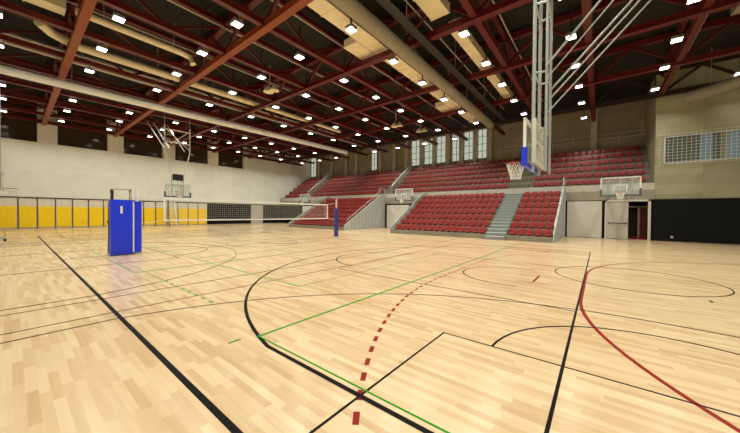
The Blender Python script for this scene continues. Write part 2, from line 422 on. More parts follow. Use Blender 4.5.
# concrete side wall with the guarded window
WX0, WX1, WZ0, WZ1 = 3.27, 8.2, 5.10, 6.86
b = MB().box((XWE, YW, 0), (XR + .3, YW + .4, WZ0)).box((XWE, YW, WZ1), (XR + .3, YW + .4, ZR)).box((XWE, YW, WZ0), (WX0, YW + .4, WZ1)).box((WX1, YW, WZ0), (XR + .3, YW + .4, WZ1))
struct(b.build('wall_side_back', 'wall_olive'), 'olive raw concrete wall above the black padding, with a guarded window', 'wall')
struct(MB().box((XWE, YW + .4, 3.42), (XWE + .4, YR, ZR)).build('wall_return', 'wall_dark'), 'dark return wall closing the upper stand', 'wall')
w = struct(MB().box((WX0, YW + .02, WZ0), (WX1, YW + .2, WZ0 + .06)).box((WX0, YW + .02, WZ1 - .06), (WX1, YW + .2, WZ1)).box((WX0, YW + .02, WZ0), (WX0 + .06, YW + .2, WZ1)).box((WX1 - .06, YW + .02, WZ0), (WX1, YW + .2, WZ1)).build('window_6', 'white'), 'wide interior window behind a white guard net in olive concrete', 'window')
MB().box((WX0 + .05, YW + .14, WZ0 + .05), (WX1 - .05, YW + .16, WZ1 - .05)).build('pane', 'glass', w)
x = WX0 + .06; k = 0
for wd, mm in ((1.55, 'blind_b'), (.55, 'blind_a'), (.35, 'blind_b'), (.16, 'blind_c'), (.75, 'blind_a'), (.34, 'blind_b'), (.5, 'blind_a'), (.6, 'blind_b')):
    MB().box((x, YW + .3, WZ0), (min(x + wd, WX1), YW + .34, WZ1)).build('blind', mm, w); x += wd
g = MB()
NX0, NX1, NZ0, NZ1 = WX0 - .22, WX1 + .1, WZ0 - .1, WZ1 + .12
nx = int((NX1 - NX0) / .2)
for i in range(nx + 1):
    xx = NX0 + (NX1 - NX0) * i / nx; g.box((xx - .006, YW - .09, NZ0), (xx + .006, YW - .078, NZ1))
nz = 10
for i in range(nz + 1):
    zz = NZ0 + (NZ1 - NZ0) * i / nz; g.box((NX0, YW - .09, zz - .006), (NX1, YW - .078, zz + .006))
t = thing('window_guard', 'white guard net stretched in front of the window in olive concrete', 'net', (NX0, YW - .08, NZ0))
g.build('mesh_grid', 'net', t)
g = MB()
for xx in (NX0, 5.2, NX1):
    for zz in (NZ0, NZ1): MB().tube([(xx, YW + .0, zz), (xx, YW - .12, zz)], .04).build('bracket', 'panel_grey', t)
g.bm.free()
tag(MB().box((XWE - .08, YW - .1, .03), (XR - .02, YW - .005, 2.77)).build('wall_padding', 'pad_black'), 'tall black padding below the olive concrete wall', 'padding', 'black wall padding')
tag(MB().box((3.62, YW - .14, .22), (3.74, YW - .1, .36), .01).build('wall_socket', 'steel'), 'small pale socket low on the black padding', 'socket')
# walls behind and beside the camera, rear wall of the upper stand
struct(MB().box((XR, Y0 - .3, 0), (XR + .3, YW, ZR)).build('wall_right', 'wall_olive'), 'concrete end wall beyond the right goal', 'wall')
struct(MB().box((XL, Y0 - .3, 0), (XR, Y0, ZR)).build('wall_front', 'wall_pale'), 'pale wall behind the camera', 'wall')
b = MB()
# window bays in the rear wall: (x0, x1, bright)
BAYS = [(-40.0 + .02, -38.5), (-26.3, -25.25), (-19.55, -18.15), (-17.65, -16.3), (-15.95, -14.75), (-13.95, -12.85), (-12.5, -11.3), (-10.9, -9.9)]
ZB0, ZB1 = 7.95, 11.2
b.box((XL, YR, 0), (XWE + .4, YR + .3, ZB0)).box((XL, YR, ZB1), (XWE + .4, YR + .3, ZR))
xs = [XL] + [v for w_ in BAYS for v in w_] + [XWE + .4]
for i in range(0, len(xs), 2): b.box((xs[i], YR, ZB0), (xs[i + 1], YR + .3, ZB1))
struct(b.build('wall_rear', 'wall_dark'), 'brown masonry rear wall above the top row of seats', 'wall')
for i, (a, c) in enumerate(BAYS):
    f = MB().box((a, YR + .1, ZB0), (a + .05, YR + .2, ZB1)).box((c - .05, YR + .1, ZB0), (c, YR + .2, ZB1))
    f.box(((a + c) / 2 - .03, YR + .1, ZB0), ((a + c) / 2 + .03, YR + .2, ZB1))
    for k in range(5):
        zz = ZB0 + (ZB1 - ZB0) * k / 4; f.box((a, YR + .1, zz - .025), (c, YR + .2, zz + .025))
    w = struct(f.build('window_%d' % (7 + i), 'white'), 'narrow daylit window, %s from the pale wall, above the top row' % ordw(i + 1), 'window')
    MB().box((a + .04, YR + .14, ZB0 + .02), (c - .04, YR + .16, ZB1 - .02)).build('pane', 'glass', w)
k = 0
for xx in (-37.4, -34.3, -31.0, -28.9, -24.4, -22.0, -20.1, -17.9, -16.1, -14.35, -12.7, -11.1, -9.5, -4.4, -.5):
    k += 1
    struct(MB().box((xx - .22, YR - .35, 6.9), (xx + .22, YR, ZR)).build('column.%03d' % k if k > 1 else 'column', 'pier'), 'square masonry pier on the rear wall, %s from the pale wall' % ordw(k), 'column')
# guard rail along the back of the top row
t = thing('guard_rail', 'thin guard rail along the rear wall behind the top row', 'rail', (XL, 32.75, 7.0))
g = MB()
g.bm.free()
for zz in (8.35, 8.7): MB().tube([(-8.5, 32.5, zz), (XWE, 32.5, zz)], .03).build('rail', 'rail', t)
for i in range(8): MB().tube([(-8.4 + 1.6 * i, 32.5, 6.84), (-8.4 + 1.6 * i, 32.5, 8.7)], .025).build('post', 'rail', t)

# ------------------------------------------------------------------ roof
struct(MB().box((XL - .5, Y0 - .3, ZR), (XR + .3, YR + .3, ZR + .2)).build('ceiling', 'deck'), 'dark brown profiled sheet roof above red trusses', 'ceiling')
XT = [1.88 + 4.94 * k for k in range(6)]     # trusses along x, at these y
YT = [6.6, 3.07, -.5, -4.05, -7.6, -11.3, -14.8, -18.3, -21.8, -25.2, -28.7, -32.2, -36.3, -39.55]          # trusses along y, at these x
HT = 10.98
for i, y in enumerate(XT):
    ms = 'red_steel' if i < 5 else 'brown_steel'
    t = thing('roof_truss', ('long red roof truss parallel to the stands, %s from camera' % ordw(i + 1)) if i < 5 else 'dark brown roof truss above the front row of upper seats', 'truss', ((XL + XR) / 2, y, ZC), 'long roof trusses')
    MB().box((XL, y - .11, ZC - .12), (XR, y + .11, ZC + .13)).box((XL, y - .15, ZC - .13), (XR, y + .15, ZC - .10)).box((XL, y - .15, ZC + .11), (XR, y + .15, ZC + .14)).build('bottom_chord', 'red_lit' if i < 2 else ms, t)  # two nearest bottom chords carry the painted-in lit colour
    MB().box((XL, y - .14, HT), (XR, y + .14, HT + .28)).build('top_chord', ms, t)
    nodes = [XR - .2] + YT
    for j in range(len(nodes) - 1):
        a, c = nodes[j], nodes[j + 1]; mid = (a + c) / 2
        MB().bar((a, y, ZC + .1), (mid, y, HT + .05), .13, .13).build('diagonal_brace', ms, t)
        MB().bar((mid, y, HT + .05), (c, y, ZC + .1), .13, .13).build('diagonal_brace', ms, t)
for i, x in enumerate(YT):
    y1 = 30.8 if x < XWE else YW - .02
    t = thing('cross_truss', 'slender red roof truss running towards the stands, %s from the pale wall' % ordw(len(YT) - i), 'truss', (x, YR / 2, ZC), 'cross roof trusses')
    w = .125 if i < 13 else .2
    MB().box((x - w, Y0 + .02, ZC - .03), (x + w, y1, ZC + .19)).box((x - w - .04, Y0 + .02, ZC + .17), (x + w + .04, y1, ZC + .2)).build('bottom_chord', 'red_steel', t)
    MB().box((x - .1, Y0 + .02, HT), (x + .1, y1, HT + .2)).build('top_chord', 'red_steel', t)
    nodes = [Y0 + .1] + [y for y in XT if y < y1 - .3]
    if y1 - nodes[-1] > 1: nodes.append(y1)
    for j in range(len(nodes) - 1):
        a, c = nodes[j], nodes[j + 1]; mid = (a + c) / 2
        MB().bar((x, a, HT), (x, mid, ZC + .1), .09, .09).build('diagonal_brace', 'red_steel', t)
        MB().bar((x, mid, ZC + .1), (x, c, HT), .09, .09).build('diagonal_brace', 'red_steel', t)

# grey service pipes beside the cross trusses
k = 0
for x in (3.6, -3.62, -6.47, -10.9, -14.35, -17.85, -31.8):
    k += 1
    tag(MB().tube([(x, Y0, 10.6), (x, 26.2 if x < 3 else 25.5, 10.6)], .036, 6).build('service_pipe', 'pipe', smooth=True), 'thin grey service pipe under the roof, %s from the olive wall corner' % ordw(k), 'pipe', 'grey service pipes')
# cable trays: bundle of dark runs left of the middle
for k, x in enumerate((-23.3, -22.7, -22.1)):
    tag(MB().box((x - .12, Y0, 10.0), (x + .12, 30, 10.08)).build('cable_tray', 'pipe'), ('grey cable tray closest to the long white duct', 'grey cable tray, middle of three by the long white duct', 'grey cable tray farthest from the long white duct of three')[k], 'cable tray', 'grey cable trays')
t = thing('cable_tray', 'black cable tray alongside the large round beige duct', 'cable tray', (-6.2, 10, 9.3))
MB().box((-6.38, Y0, 9.3), (-6.02, 25, 9.36)).build('tray', 'tray', t)
for yy in (0, 5, 10, 15, 20, 24): MB().tube([(-6.2, yy, 9.35), (-6.2, yy, ZR + .01)], .012, 5).build('hanger_rod', 'pipe', t)

def round_duct(pts, r, m, name, label, rings=0, n=16, hang=True):
    t = thing(name, label, 'duct', pts[0])
    MB().tube(pts, r, n).build('duct_body', m, t, smooth=True)
    if rings:
        a, c = V(pts[0]), V(pts[-1])
        for i in range(1, rings):
            p = a.lerp(c, i / rings); q = p + (c - a).normalized() * .06
            MB().tube([p, q], r + .012, n).build('duct_collar', m, t, smooth=True)
    for q in (V(pts[0]).lerp(V(pts[-1]), .2), V(pts[0]).lerp(V(pts[-1]), .8)) if hang else (): MB().tube([(q.x, q.y, q.z + r * .9), (q.x, q.y, ZR + .01)], .012, 5).build('hanger_rod', 'pipe', t)
    return t
round_duct([(-24.3, Y0, 8.95), (-24.2, 10, 8.95), (-23.9, 25.2, 8.95)], .225, 'duct_white', 'air_duct', 'long white round duct hanging below the trusses toward the pale wall', 14)
round_duct([(-6.85, Y0, 8.92), (-7.0, 24.4, 8.92)], .28, 'duct_grey', 'air_duct', 'large round beige duct hanging below the trusses mid roof', 16)
def rect_duct(x0, x1, y0, y1, z, h, label, vents=(), m='duct'):
    t = thing('flat_duct', label, 'duct', ((x0 + x1) / 2, y0, z), 'flat cream ducts')
    MB().box((x0, y0, z), (x1, y1, z + h)).build('duct_body', m, t)
    g = MB(); n = max(1, int((y1 - y0) / 1.4)); g.bm.free()
    for i in range(n + 1):
        yy = y0 + .03 + (y1 - y0 - .06) * i / n; MB().box((x0 - .03, yy - .025, z - .02), (x1 + .03, yy + .025, z + h + .02)).build('flange', m, t)
    for yy in (y0 + .5, y1 - .5):
        for xx in (x0 + .05, x1 - .05): MB().tube([(xx, yy, z + h - .01), (xx, yy, ZR + .01)], .012, 5).build('hanger_rod', 'pipe', t)
    for (a, b_, c, d_) in vents: MB().box((a, c, z - .05), (b_, d_, z + .35), .02).build('vent_box', m, t)
    return t
rect_duct(-9.25, -8.45, 5.2, 26, 9.95, .5, 'long flat cream duct beside the large round beige duct', ((-10.1, -9.25, 10.4, 12.0), (-10.1, -9.25, 20.6, 22.0)))
rect_duct(-5.75, -4.95, Y0, 11.3, 9.95, .4, 'wide flat cream duct over the near court, left of the hanging hoop')
rect_duct(-5.45, -4.95, 12.4, 22.6, 9.95, .4, 'narrow flat cream duct beyond the wide one, toward the stands')
rect_duct(-18.0, -17.35, .3, 1.45, 10.0, .5, 'short boxy cream duct at the camera end of the roof')
round_duct([(-17.2, 1.7, 10.0), (-17.25, 5.6, 10.0), (-17.2, 6.0, 9.9), (-17.1, 6.1, 9.55)], .15, 'duct', 'air_duct', 'slim cream duct with down-turned end near the boxy duct')
round_duct([(-19.7, .8, 10.1), (-20.3, 1.2, 10.05), (-20.8, 2.0, 10.0), (-20.75, 6.6, 10.0)], .20, 'duct', 'air_duct', 'cream duct with a curved start beside the slim one')
round_duct([(-20.8, 7.2, 10.0), (-20.8, 12.0, 10.0)], .2, 'duct', 'air_duct', 'short straight cream duct, second in line from the curved one')
round_duct([(-20.8, 12.6, 10.0), (-20.85, 21, 10.0)], .17, 'duct', 'air_duct', 'straight cream duct last in line toward the stands')
round_duct([(-27.6, 2.6, 9.95), (-27.6, 24, 9.95)], .14, 'duct', 'air_duct', 'slender pinkish cream duct between long white duct and pale wall')
round_duct([(4.2, 26.2, 9.0), (5.2, 25.5, 9.02), (6.3, 24.3, 9.05), (7.9, 22.0, 9.1)], .36, 'duct_grey', 'air_duct', 'curved dusty duct in the corner above the olive wall')
rect_duct(4.2, 6.2, 17.3, 18.9, 10.1, .5, 'dusty boxy duct near the corner above the olive wall', (), 'duct_grey')
# round loudspeaker clusters hung under the roof
for k, (x, y) in enumerate(((-16.5, 10.3), (-14.2, 21.3), (-13.2, 24.0))):
    t = thing('ceiling_speaker', ('cream loudspeaker cluster hanging nearest the camera under the roof', 'cream loudspeaker cluster hanging second from camera', 'cream loudspeaker cluster hanging nearest the stands')[k], 'loudspeaker', (x, y, 9.4), 'hanging loudspeakers')
    MB().tube([(x, y, 9.7), (x, y, 10.98)], .03).build('hanger', 'pipe', t)
    MB().tube([(x - .15, y, 9.7), (x - .15, y, 9.55), (x - .15, y, 9.35)], [.1, .25, .32], 14).build('horn', 'duct', t, smooth=True)
    MB().tube([(x + .3, y + .15, 9.7), (x + .3, y + .15, 9.55), (x + .3, y + .15, 9.38)], [.1, .22, .28], 14).build('horn', 'duct', t, smooth=True)

# ------------------------------------------------------------------ lamps
LX = [5.9, 2.57, -1.09, -4.70, -8.39, -11.9, -15.4, -18.9, -22.4, -29.3, -32.8, -36.9]
LY = [-.37, 2.76, 5.9, 9.08, 12.3, 15.4, 18.5, 21.6, 24.9, 28.8]
ld = bpy.data.lights.new('hall_lamp_light', 'AREA'); ld.shape = 'SQUARE'; ld.size = .32
ld.energy = 76; ld.color = (.99, 1, .90); ld.spread = math.radians(130)
LZc = 9.46
proto = None
for xi, x in enumerate(LX):
    for yi, y in enumerate(LY):
        if y > 26 and x > -10 and xi != 2: continue
        lab = 'lit square ceiling lamp, %s from camera in the %s row from the pale wall' % (ordw(yi + 1), ordw(len(LX) - xi))
        if proto is None:
            proto = thing('ceiling_lamp', lab, 'lamp', (x, y, LZc), 'square ceiling lamps')
            MB().box((x - .19, y - .19, LZc + .02), (x + .19, y + .19, LZc + .17), .03).build('housing', 'lamp_case', proto)
            MB().box((x - .17, y - .17, LZc - .0), (x + .17, y + .17, LZc + .025)).build('diffuser', 'lamp', proto)
            MB().box((x - .03, y - .03, LZc + .17), (x + .03, y + .03, 10.98)).build('hanger', 'tray', proto)
            lo = bpy.data.objects.new('lamp_light', ld); COL.objects.link(lo); lo.parent = proto; lo.location = (0, 0, -.02)
            first = proto
        else:
            c = copy_tree(proto, None, (x, y, LZc)); c['label'] = lab

# ------------------------------------------------------------------ stands
def T0(r): return .30 + .45 * r               # lower tread height
def Yl(r): return 20.1 + .8 * r
def stand(x0, x1, aisle, lab):
    t = thing('telescopic_stand', lab, 'stand', ((x0 + x1) / 2, 20.1, 0), 'telescopic stands')
    spans = [(x0, x1)] if not aisle else [(x0, aisle[0]), (aisle[1], x1)]
    for r in range(8):
        zt = T0(r) if r < 7 else 3.38
        y0 = Yl(r); y1 = Yl(r + 1) if r < 7 else YW - .07
        zb = 0 if r == 0 else T0(r - 1) - .1
        g = MB()
        for a, c in (spans if r < 7 else [(x0, x1)]):
            g.box((a, y0, zb), (c, y1, zt))
        g.build('tier', 'tier', t)
    if aisle:
        for k in range(15):
            zt = .225 * (k + 1); y0 = 20.1 - .35 + .4 * k
            st = MB().box((aisle[0] + .01, y0, zt - .05), (aisle[1] - .01, y0 + .42, zt)).build('aisle_step', 'step', t)
            MB().box((aisle[0] + .02, y0 + .03, max(0, zt - .5)), (aisle[1] - .02, y0 + .41, zt - .05)).build('riser', 'riser', st)
    # stepped side cladding and posts on the side towards the camera
    poly = [(20.1, 0), (20.1, .45)]
    for r in range(7):
        poly += [(Yl(r) + .05, T0(r) + .2), (Yl(r + 1), T0(r + 1) + .1)]
    poly = [(20.12, 0), (20.12, .5), (25.9, 3.75), (YW - .07, 3.75), (YW - .07, 0)]
    MB().prism(poly, 0, x1 + .005, x1 + .06).build('side_panel', 'side', t)
    MB().prism(poly, 0, x0 - .06, x0 - .005).build('side_panel', 'side', t)
    g = MB()
    for k in range(12):
        y = 20.6 + .54 * k; zt = .5 + (y - 20.12) * 3.25 / 5.78
        zt = min(zt, 3.75)
        if k > 11: break
        MBp = g.tube([(x1 + .09, y, .05), (x1 + .09, y, zt + .02)], .022, 6)
    g.build('cladding_rib', 'rail', t)
    g = MB()
    g.tube([(x1 + .03, 20.5, .7), (x1 + .03, 20.5, 1.0), (x1 + .03, 25.6, 3.95), (x1 + .03, 25.9, 4.5), (x1 + .03, YW - .15, 4.5)], .025, 6)
    for y in (21.8, 23.2, 24.6, 25.9, YW - .15):
        zt = min(1.0 + (y - 20.5) * 2.95 / 5.1, 4.5) if y < 25.8 else 4.5; g.tube([(x1 + .03, y, max(.2, zt - .9)), (x1 + .03, y, zt)], .02, 6)
    g.build('hand_rail', 'rail', t)
    return t
ST = [(-28.1, -19.3, None, 'telescopic stand on the far side of the middle wall hoop'),
      (-13.85, -2.15, (-6.03, -4.77), 'telescopic stand with grey aisle steps beside the pale panel door')]
for s in ST: stand(*s)

# upper stand, cast concrete
def TU(r): return 3.95 + .58 * r
def Yu(r): return 27.06 + .8 * r
NU = 6
b = MB()
AISLES = [(-35.0, -33.6), (-19.9, -18.8), (-6.3, -4.75)]
for r in range(NU):
    b.box((XL, Yu(r), 2.8), (XWE, Yu(r + 1) if r < NU - 1 else YR, TU(r))) if r else b.box((XL, Yu(0), 2.8), (XWE, Yu(1), TU(0)))
struct(b.build('terrace', 'tier'), 'stepped concrete upper stand carrying rows of red seats', 'terrace')
for k, (a, c) in enumerate(AISLES):
    g = MB()
    for j in range(NU * 2 + 1):
        zt = 3.66 + .29 * (j + 1); y = 26.95 + .4 * j
        g.box((a, y + .12, zt - .3), (c, y + .54, zt))
    o = g.build('aisle_stairs', 'green' if k == 2 else 'tier')
    tag(o, ('narrow grey stairs through the upper seats near the pale wall', 'narrow grey stairs through the upper seats above the middle wall hoop', 'green grey stairs through the upper seats behind the hanging hoop')[k], 'stairs', 'upper stand stairs')
for k, x in enumerate((-33.5, -18.7)):
    t = thing('stair_rail', ('pale handrail climbing the upper stand near the pale wall', 'pale handrail climbing the upper stand above the middle wall hoop')[k], 'rail', (x, 27, 3.9), 'upper stand handrails')
    MB().bar((x, 27.3, 4.75), (x, 32.0, 8.15), .12, .12).build('rail', 'rail', t)
    for j in range(4):
        y = 27.3 + 1.5 * j; z = 4.75 + (y - 27.3) * 3.4 / 4.7
        MB().tube([(x, y, z - .9), (x, y, z)], .025, 6).build('post', 'rail', t)

# seats -------------------------------------------------------------
seat = thing('stadium_seat', 'x', 'seat', (0, 0, 0), 'red stadium seats')
m = MB().box((-.20, -.40, .10), (.20, -.03, .155), .02)
m.box((-.175, -.42, .085), (.175, -.38, .14), .015)
m.build('seat_pan', 'seat', seat, smooth=True)
m = MB().obox((0, .01, .31), (.385, .045, .34), Matrix.Rotation(math.radians(-10), 3, 'X'), .02)
m.build('backrest', 'seat', seat, smooth=True)
MB().box((-.04, -.25, 0), (.04, .05, .10)).build('bracket', 'dark', seat)
P = []     # (distance, x, y, z, label)
def seats_in(x0, x1, pitch=.5):
    n = int((x1 - x0) / pitch + 1e-6); off = ((x1 - x0) - n * pitch) / 2
    return [x0 + off + pitch * (i + .5) for i in range(n)]
def addrow(xs, y, z, where, frm, rowtxt, rev=False):
    n = len(xs)
    for i, x in enumerate(xs):
        j = n - i if rev else i + 1
        P.append((math.hypot(x, y), x, y, z, 'red seat, %s from %s, %s row, %s' % (ordw(j), frm, rowtxt, where)))
RW = ['front', 'second', 'third', 'fourth', 'fifth', 'sixth', 'seventh']
for r in range(7):
    y, z = Yl(r) + .66, T0(r)
    addrow(seats_in(-4.73, -2.23, .499), y, z, 'lower stand strip beside the panel door', 'the grey steps', RW[r])
    addrow(seats_in(-13.75, -6.08), y, z, 'wide part of the nearer lower stand', 'the grey steps', RW[r], True)
    addrow(seats_in(-28.0, -19.4), y, z, 'lower stand beyond the middle hoop', 'its near end', RW[r], True)
for r in range(NU):
    y, z = Yu(r) + .68, TU(r)
    addrow(seats_in(-4.7, 2.75), y, z, 'upper seats above the panel door', 'the olive wall', RW[r], True)
    addrow(seats_in(-18.55, -6.35), y, z, 'upper seats toward the middle hoop', 'the green stairs', RW[r], True)
    addrow(seats_in(-33.3, -19.95), y, z, 'upper seats beyond the middle hoop', 'the grey stairs', RW[r], True)
    addrow(seats_in(-39.9, -35.05), y, z, 'upper seats by the pale wall', 'the farthest stairs', RW[r], True)
P.sort(key=lambda p: p[0])
NEAR, REST = P[:300], P[300:]
first = True
for _, x, y, z, lab in NEAR:
    if first: o = seat; o.location = (x, y, z); first = False
    else: o = copy_tree(seat, None, (x, y, z))
    o['label'] = lab
m = MB()
for _, x, y, z, lab in REST:
    m.box((x - .20, y - .40, z + .10), (x + .20, y - .03, z + .155))
    m.obox((x, y + .01, z + .31), (.385, .045, .34), Matrix.Rotation(math.radians(-10), 3, 'X'))
    m.box((x - .04, y - .25, z), (x + .04, y + .05, z + .1))
tag(m.build('seat_rows', 'seat'), 'mass of small red seats in the farther stands', 'seats', None, 'stuff')

# ------------------------------------------------------------------ basketball hoops
def hoop_net(cx, cy, zr, R=.225, n=12, drop=.42):
    g = MB()
    lv = [0, .12, .24, .34, drop]; rd = [R, R * .86, R * .7, R * .58, R * .56]
    for k in range(n):
        for s in (0, 1):
            pts = []
            for i, (d_, q) in enumerate(zip(lv, rd)):
                ang = 2 * PI * (k + (.5 * (i % 2) if s == 0 else -.5 * (i % 2))) / n
                pts.append((cx + q * math.cos(ang), cy + q * math.sin(ang), zr - d_))
            g.tube(pts, .009, 4)
    return g
def rim_parts(t, cx, cy, zr, dirv):
    """rim centred at cx,cy; dirv points from rim to board"""
    g = MB(); g.tube(arc(cx, cy, .235, 0, 350, zr, 28), .014, 6, closed=True)
    g.bar((cx + dirv[0] * .23, cy + dirv[1] * .23, zr - .02), (cx + dirv[0] * .38, cy + dirv[1] * .38, zr - .02), .16, .03)
    g.build('rim', 'rim', t, smooth=True)
    hoop_net(cx, cy, zr).build('net', 'net', t)

def board(t, c, along, nrm, w=1.8, h=1.05, z0=2.9, frame='white', padcol='blue_dark', pad=True, thick=.06):
    """backboard centred at c (x,y), 'along' unit vector of its width, nrm to the court"""
    A = V((*along, 0)); N = V((*nrm, 0)); C = V((*c, 0)); Z = V((0, 0, 1))
    m3 = Matrix((A, N, Z)).transposed()
    def pc(u, v, n=0): return C + A * u + N * n + Z * (z0 + v)
    MB().obox(pc(0, h / 2), (w, .02, h), m3).build('glass_board', 'acrylic', t)
    g = MB()
    for u in (-w / 2, w / 2): g.obox(pc(u, h / 2), (.06, thick, h), m3)
    for v in (0, h): g.obox(pc(0, v), (w + .06, thick, .06), m3)
    g.obox(pc(0, h / 2, -.04), (.05, .03, h), m3)
    g.build('board_frame', frame, t)
    g = MB()                                        # shooter's rectangle
    for u in (-.295, .295): g.obox(pc(u, .15 + .225, .014), (.05, .006, .45), m3)
    for v in (.15, .6): g.obox(pc(0, v, .014), (.64, .006, .05), m3)
    g.build('target_square', 'white', t)
    if pad:
        g = MB()
        g.obox(pc(0, -.02), (w + .12, thick + .06, .1), m3, .02)
        for u in (-w / 2 - .01, w / 2 + .01): g.obox(pc(u, .18), (.1, thick + .06, .4), m3, .02)
        g.build('edge_pad', padcol, t)

# near hoop, hung from the roof
def hanging_hoop(xf, sgn, label, padcol, top, low=3.0):
    """xf: x of the board; sgn: +1 when the rim points to +x"""
    t = thing('hanging_hoop', label, 'basketball hoop', (xf, YC, 0), 'roof hung basketball hoops')
    board(t, (xf, YC), (0, 1), (sgn, 0), padcol=padcol)
    rim_parts(t, xf + sgn * .375, YC, 3.05, (-sgn, 0))
    bx = xf - sgn * .1; b2 = xf - sgn * .36
    g = MB()
    for y in (-.42, .42):
        g.tube([(bx, YC + y, low), (bx, YC + y, top)], .042)
        g.tube([(b2, YC + y * .8, low), (b2, YC + y * .8, top)], .032)
    g.build('mast', 'hoop_steel', t, smooth=True)
    for z in ((3.8, 5.2, 6.9) if top > 9 else (3.3, 3.8)):
        g = MB(); g.tube([(bx, YC - .42, z), (bx, YC + .42, z)], .028, 6); g.tube([(b2, YC - .34, z), (b2, YC + .34, z)], .025, 6)
        for y in (-.42, .42): g.tube([(bx, YC + y, z), (b2, YC + y * .8, z)], .025, 6)
        g.build('cross_brace', 'hoop_steel', t, smooth=True)
    return t, b2
t, b2 = hanging_hoop(-1.42, -1, 'large hoop hanging from the roof near the stands, blue padded board', 'blue', ZC, 2.75)
for z, y, r in ((5.3, -.42, .026), (5.0, .42, .026), (5.1, -.2, .016), (4.7, .25, .02), (4.3, .0, .018)):
    x1 = b2 + (9.5 - z) * .93
    MB().tube([(b2, YC + y, z), (x1, YC + y * 1.6, 9.5)], r, 8).build('roof_strut', 'hoop_steel', t, smooth=True)
g = MB()
for y in (-.72, -.24, .24, .72): g.box((-1.29, YC + y - .05, 2.92), (-1.21, YC + y + .05, 3.98))
for z in (2.98, 3.45, 3.92): g.box((-1.28, YC - .75, z - .04), (-1.22, YC + .75, z + .04))
g.build('board_carrier', 'hoop_pale', t)
# far hoop
t, b2 = hanging_hoop(XB - 28 + 1.2, 1, 'hoop hanging from the roof in front of the pale wall', 'blue_dark', 4.65)
xf = XB - 28 + 1.2
g = MB()
for y in (-.9, .9): g.tube([(xf - .1, YC + y * .5, 4.6), (xf - .1, YC + y, 6.6), (xf - .1, YC + y, 8.6)], .05)
for z in (7.3, 8.3): g.tube([(xf - .1, YC - .9, z), (xf - .1, YC + .9, z)], .05)
g.tube([(xf - .1, YC - .9, 6.8), (xf - .1, YC + .9, 8.4)], .035); g.tube([(xf - .1, YC + .9, 6.8), (xf - .1, YC - .9, 8.4)], .035)
g.build('carrier_frame', 'white', t, smooth=True)
for y in (-.9, .9): MB().tube([(xf - .1, YC + y, 8.58), (xf - .1, YC + y, ZC - .1)], .02, 6).build('hanger_rod', 'hoop_steel', t)
for y0, y1 in ((-.9, -1.2), (-.55, -.75), (.5, .3)):
    MB().tube([(xf - .12, YC + y0, 6.7), (xf - 3.6, YC + y1, ZC - .15)], .04, 6).build('roof_strut', 'white', t, smooth=True)
c = thing('shot_clock', 'small black shot clock above the hoop by the pale wall', 'shot clock', (xf, YC, 4.35))
MB().box((xf - .12, YC - .36, 4.22), (xf + .06, YC + .36, 4.72), .02).build('case', 'dark', c)
MB().box((xf - .1, YC - .04, 3.98), (xf - .04, YC + .04, 4.24)).build('bracket', 'steel', c)
# hoops cantilevered from the wall under the upper stand
def wall_hoop(cx, label):
    yb = 23.0
    t = thing('wall_hoop', label, 'basketball hoop', (cx, YW, 3.0), 'wall mounted basketball hoops')
    board(t, (cx, yb), (1, 0), (0, -1), padcol='slate')
    rim_parts(t, cx, yb - .375, 3.05, (0, 1))
    g = MB()
    for x in (-.55, .55):
        g.tube([(cx + x, yb + .05, 3.75), (cx + x, YW - .08, 3.3)], .04); g.tube([(cx + x, yb + .05, 3.0), (cx + x, YW - .08, 2.85)], .04)
        g.tube([(cx + x, yb + .05, 3.0), (cx + x, YW - .6, 3.35)], .03)
    g.build('wall_arm', 'rail', t, smooth=True)
    g = MB()
    for x in (-.55, .55): g.tube([(cx + x, yb + .05, 2.95), (cx + x, yb + .05, 3.9)], .035)
    g.tube([(cx - .55, yb + .05, 3.05), (cx + .55, yb + .05, 3.05)], .035)
    g.build('board_carrier', 'rail', t, smooth=True)
wall_hoop(.95, 'wall mounted hoop with clear board in front of the push bar door')
wall_hoop(-14.35, 'wall mounted hoop between the two telescopic stands')
wall_hoop(-28.9, 'smallest wall mounted hoop, farthest, beside the black padding')
# hoop of the farthest practice court, its edge just in view
t = thing('hanging_hoop', 'hoop seen edge on at the picture border above the first yellow panel', 'basketball hoop', (-29.4, -.32, 0), 'roof hung basketball hoops')
board(t, (-29.4, -.32), (1, 0), (0, 1), z0=2.95, padcol='white')
rim_parts(t, -29.4, .055, 3.05, (0, -1))
g = MB()
for x in (-.5, .5): g.tube([(-29.4 + x, -.45, 3.0), (-29.4 + x, -.45, ZC)], .045)
g.build('mast', 'hoop_steel', t, smooth=True)

# ------------------------------------------------------------------ volleyball set
XN = XM
PYa, PYb = 3.10, 14.12
def post(y, label, padmat, shaft, pad_top):
    t = thing('volleyball_post', label, 'post', (XN, y, 0), 'volleyball posts')
    MB().tube([(XN, y, 0), (XN, y, 2.62)], .055, 12).build('shaft', shaft, t, smooth=True)
    MB().tube([(XN, y, .01), (XN, y, .05)], .16, 16).build('base', 'steel', t, smooth=True)
    MB().tube([(XN, y, .06), (XN, y, pad_top)], .155, 14).build('pad', padmat, t, smooth=True)
    MB().box((XN - .22, y - .09, 1.35), (XN - .12, y + .09, 1.5), .01).build('winch', 'dark', t)
    if padmat == 'blue': MB().box((XN + .10, y - .16, .08), (XN + .16, y - .11, 2.03), .01).build('lacing_strip', 'white', t)
    return t
post(PYa, 'padded volleyball post beside the blue padded referee stand', 'blue', 'white', 2.05)
post(PYb, 'padded volleyball post standing in front of the far lower stand', 'blue_mid', 'pink', 1.98)
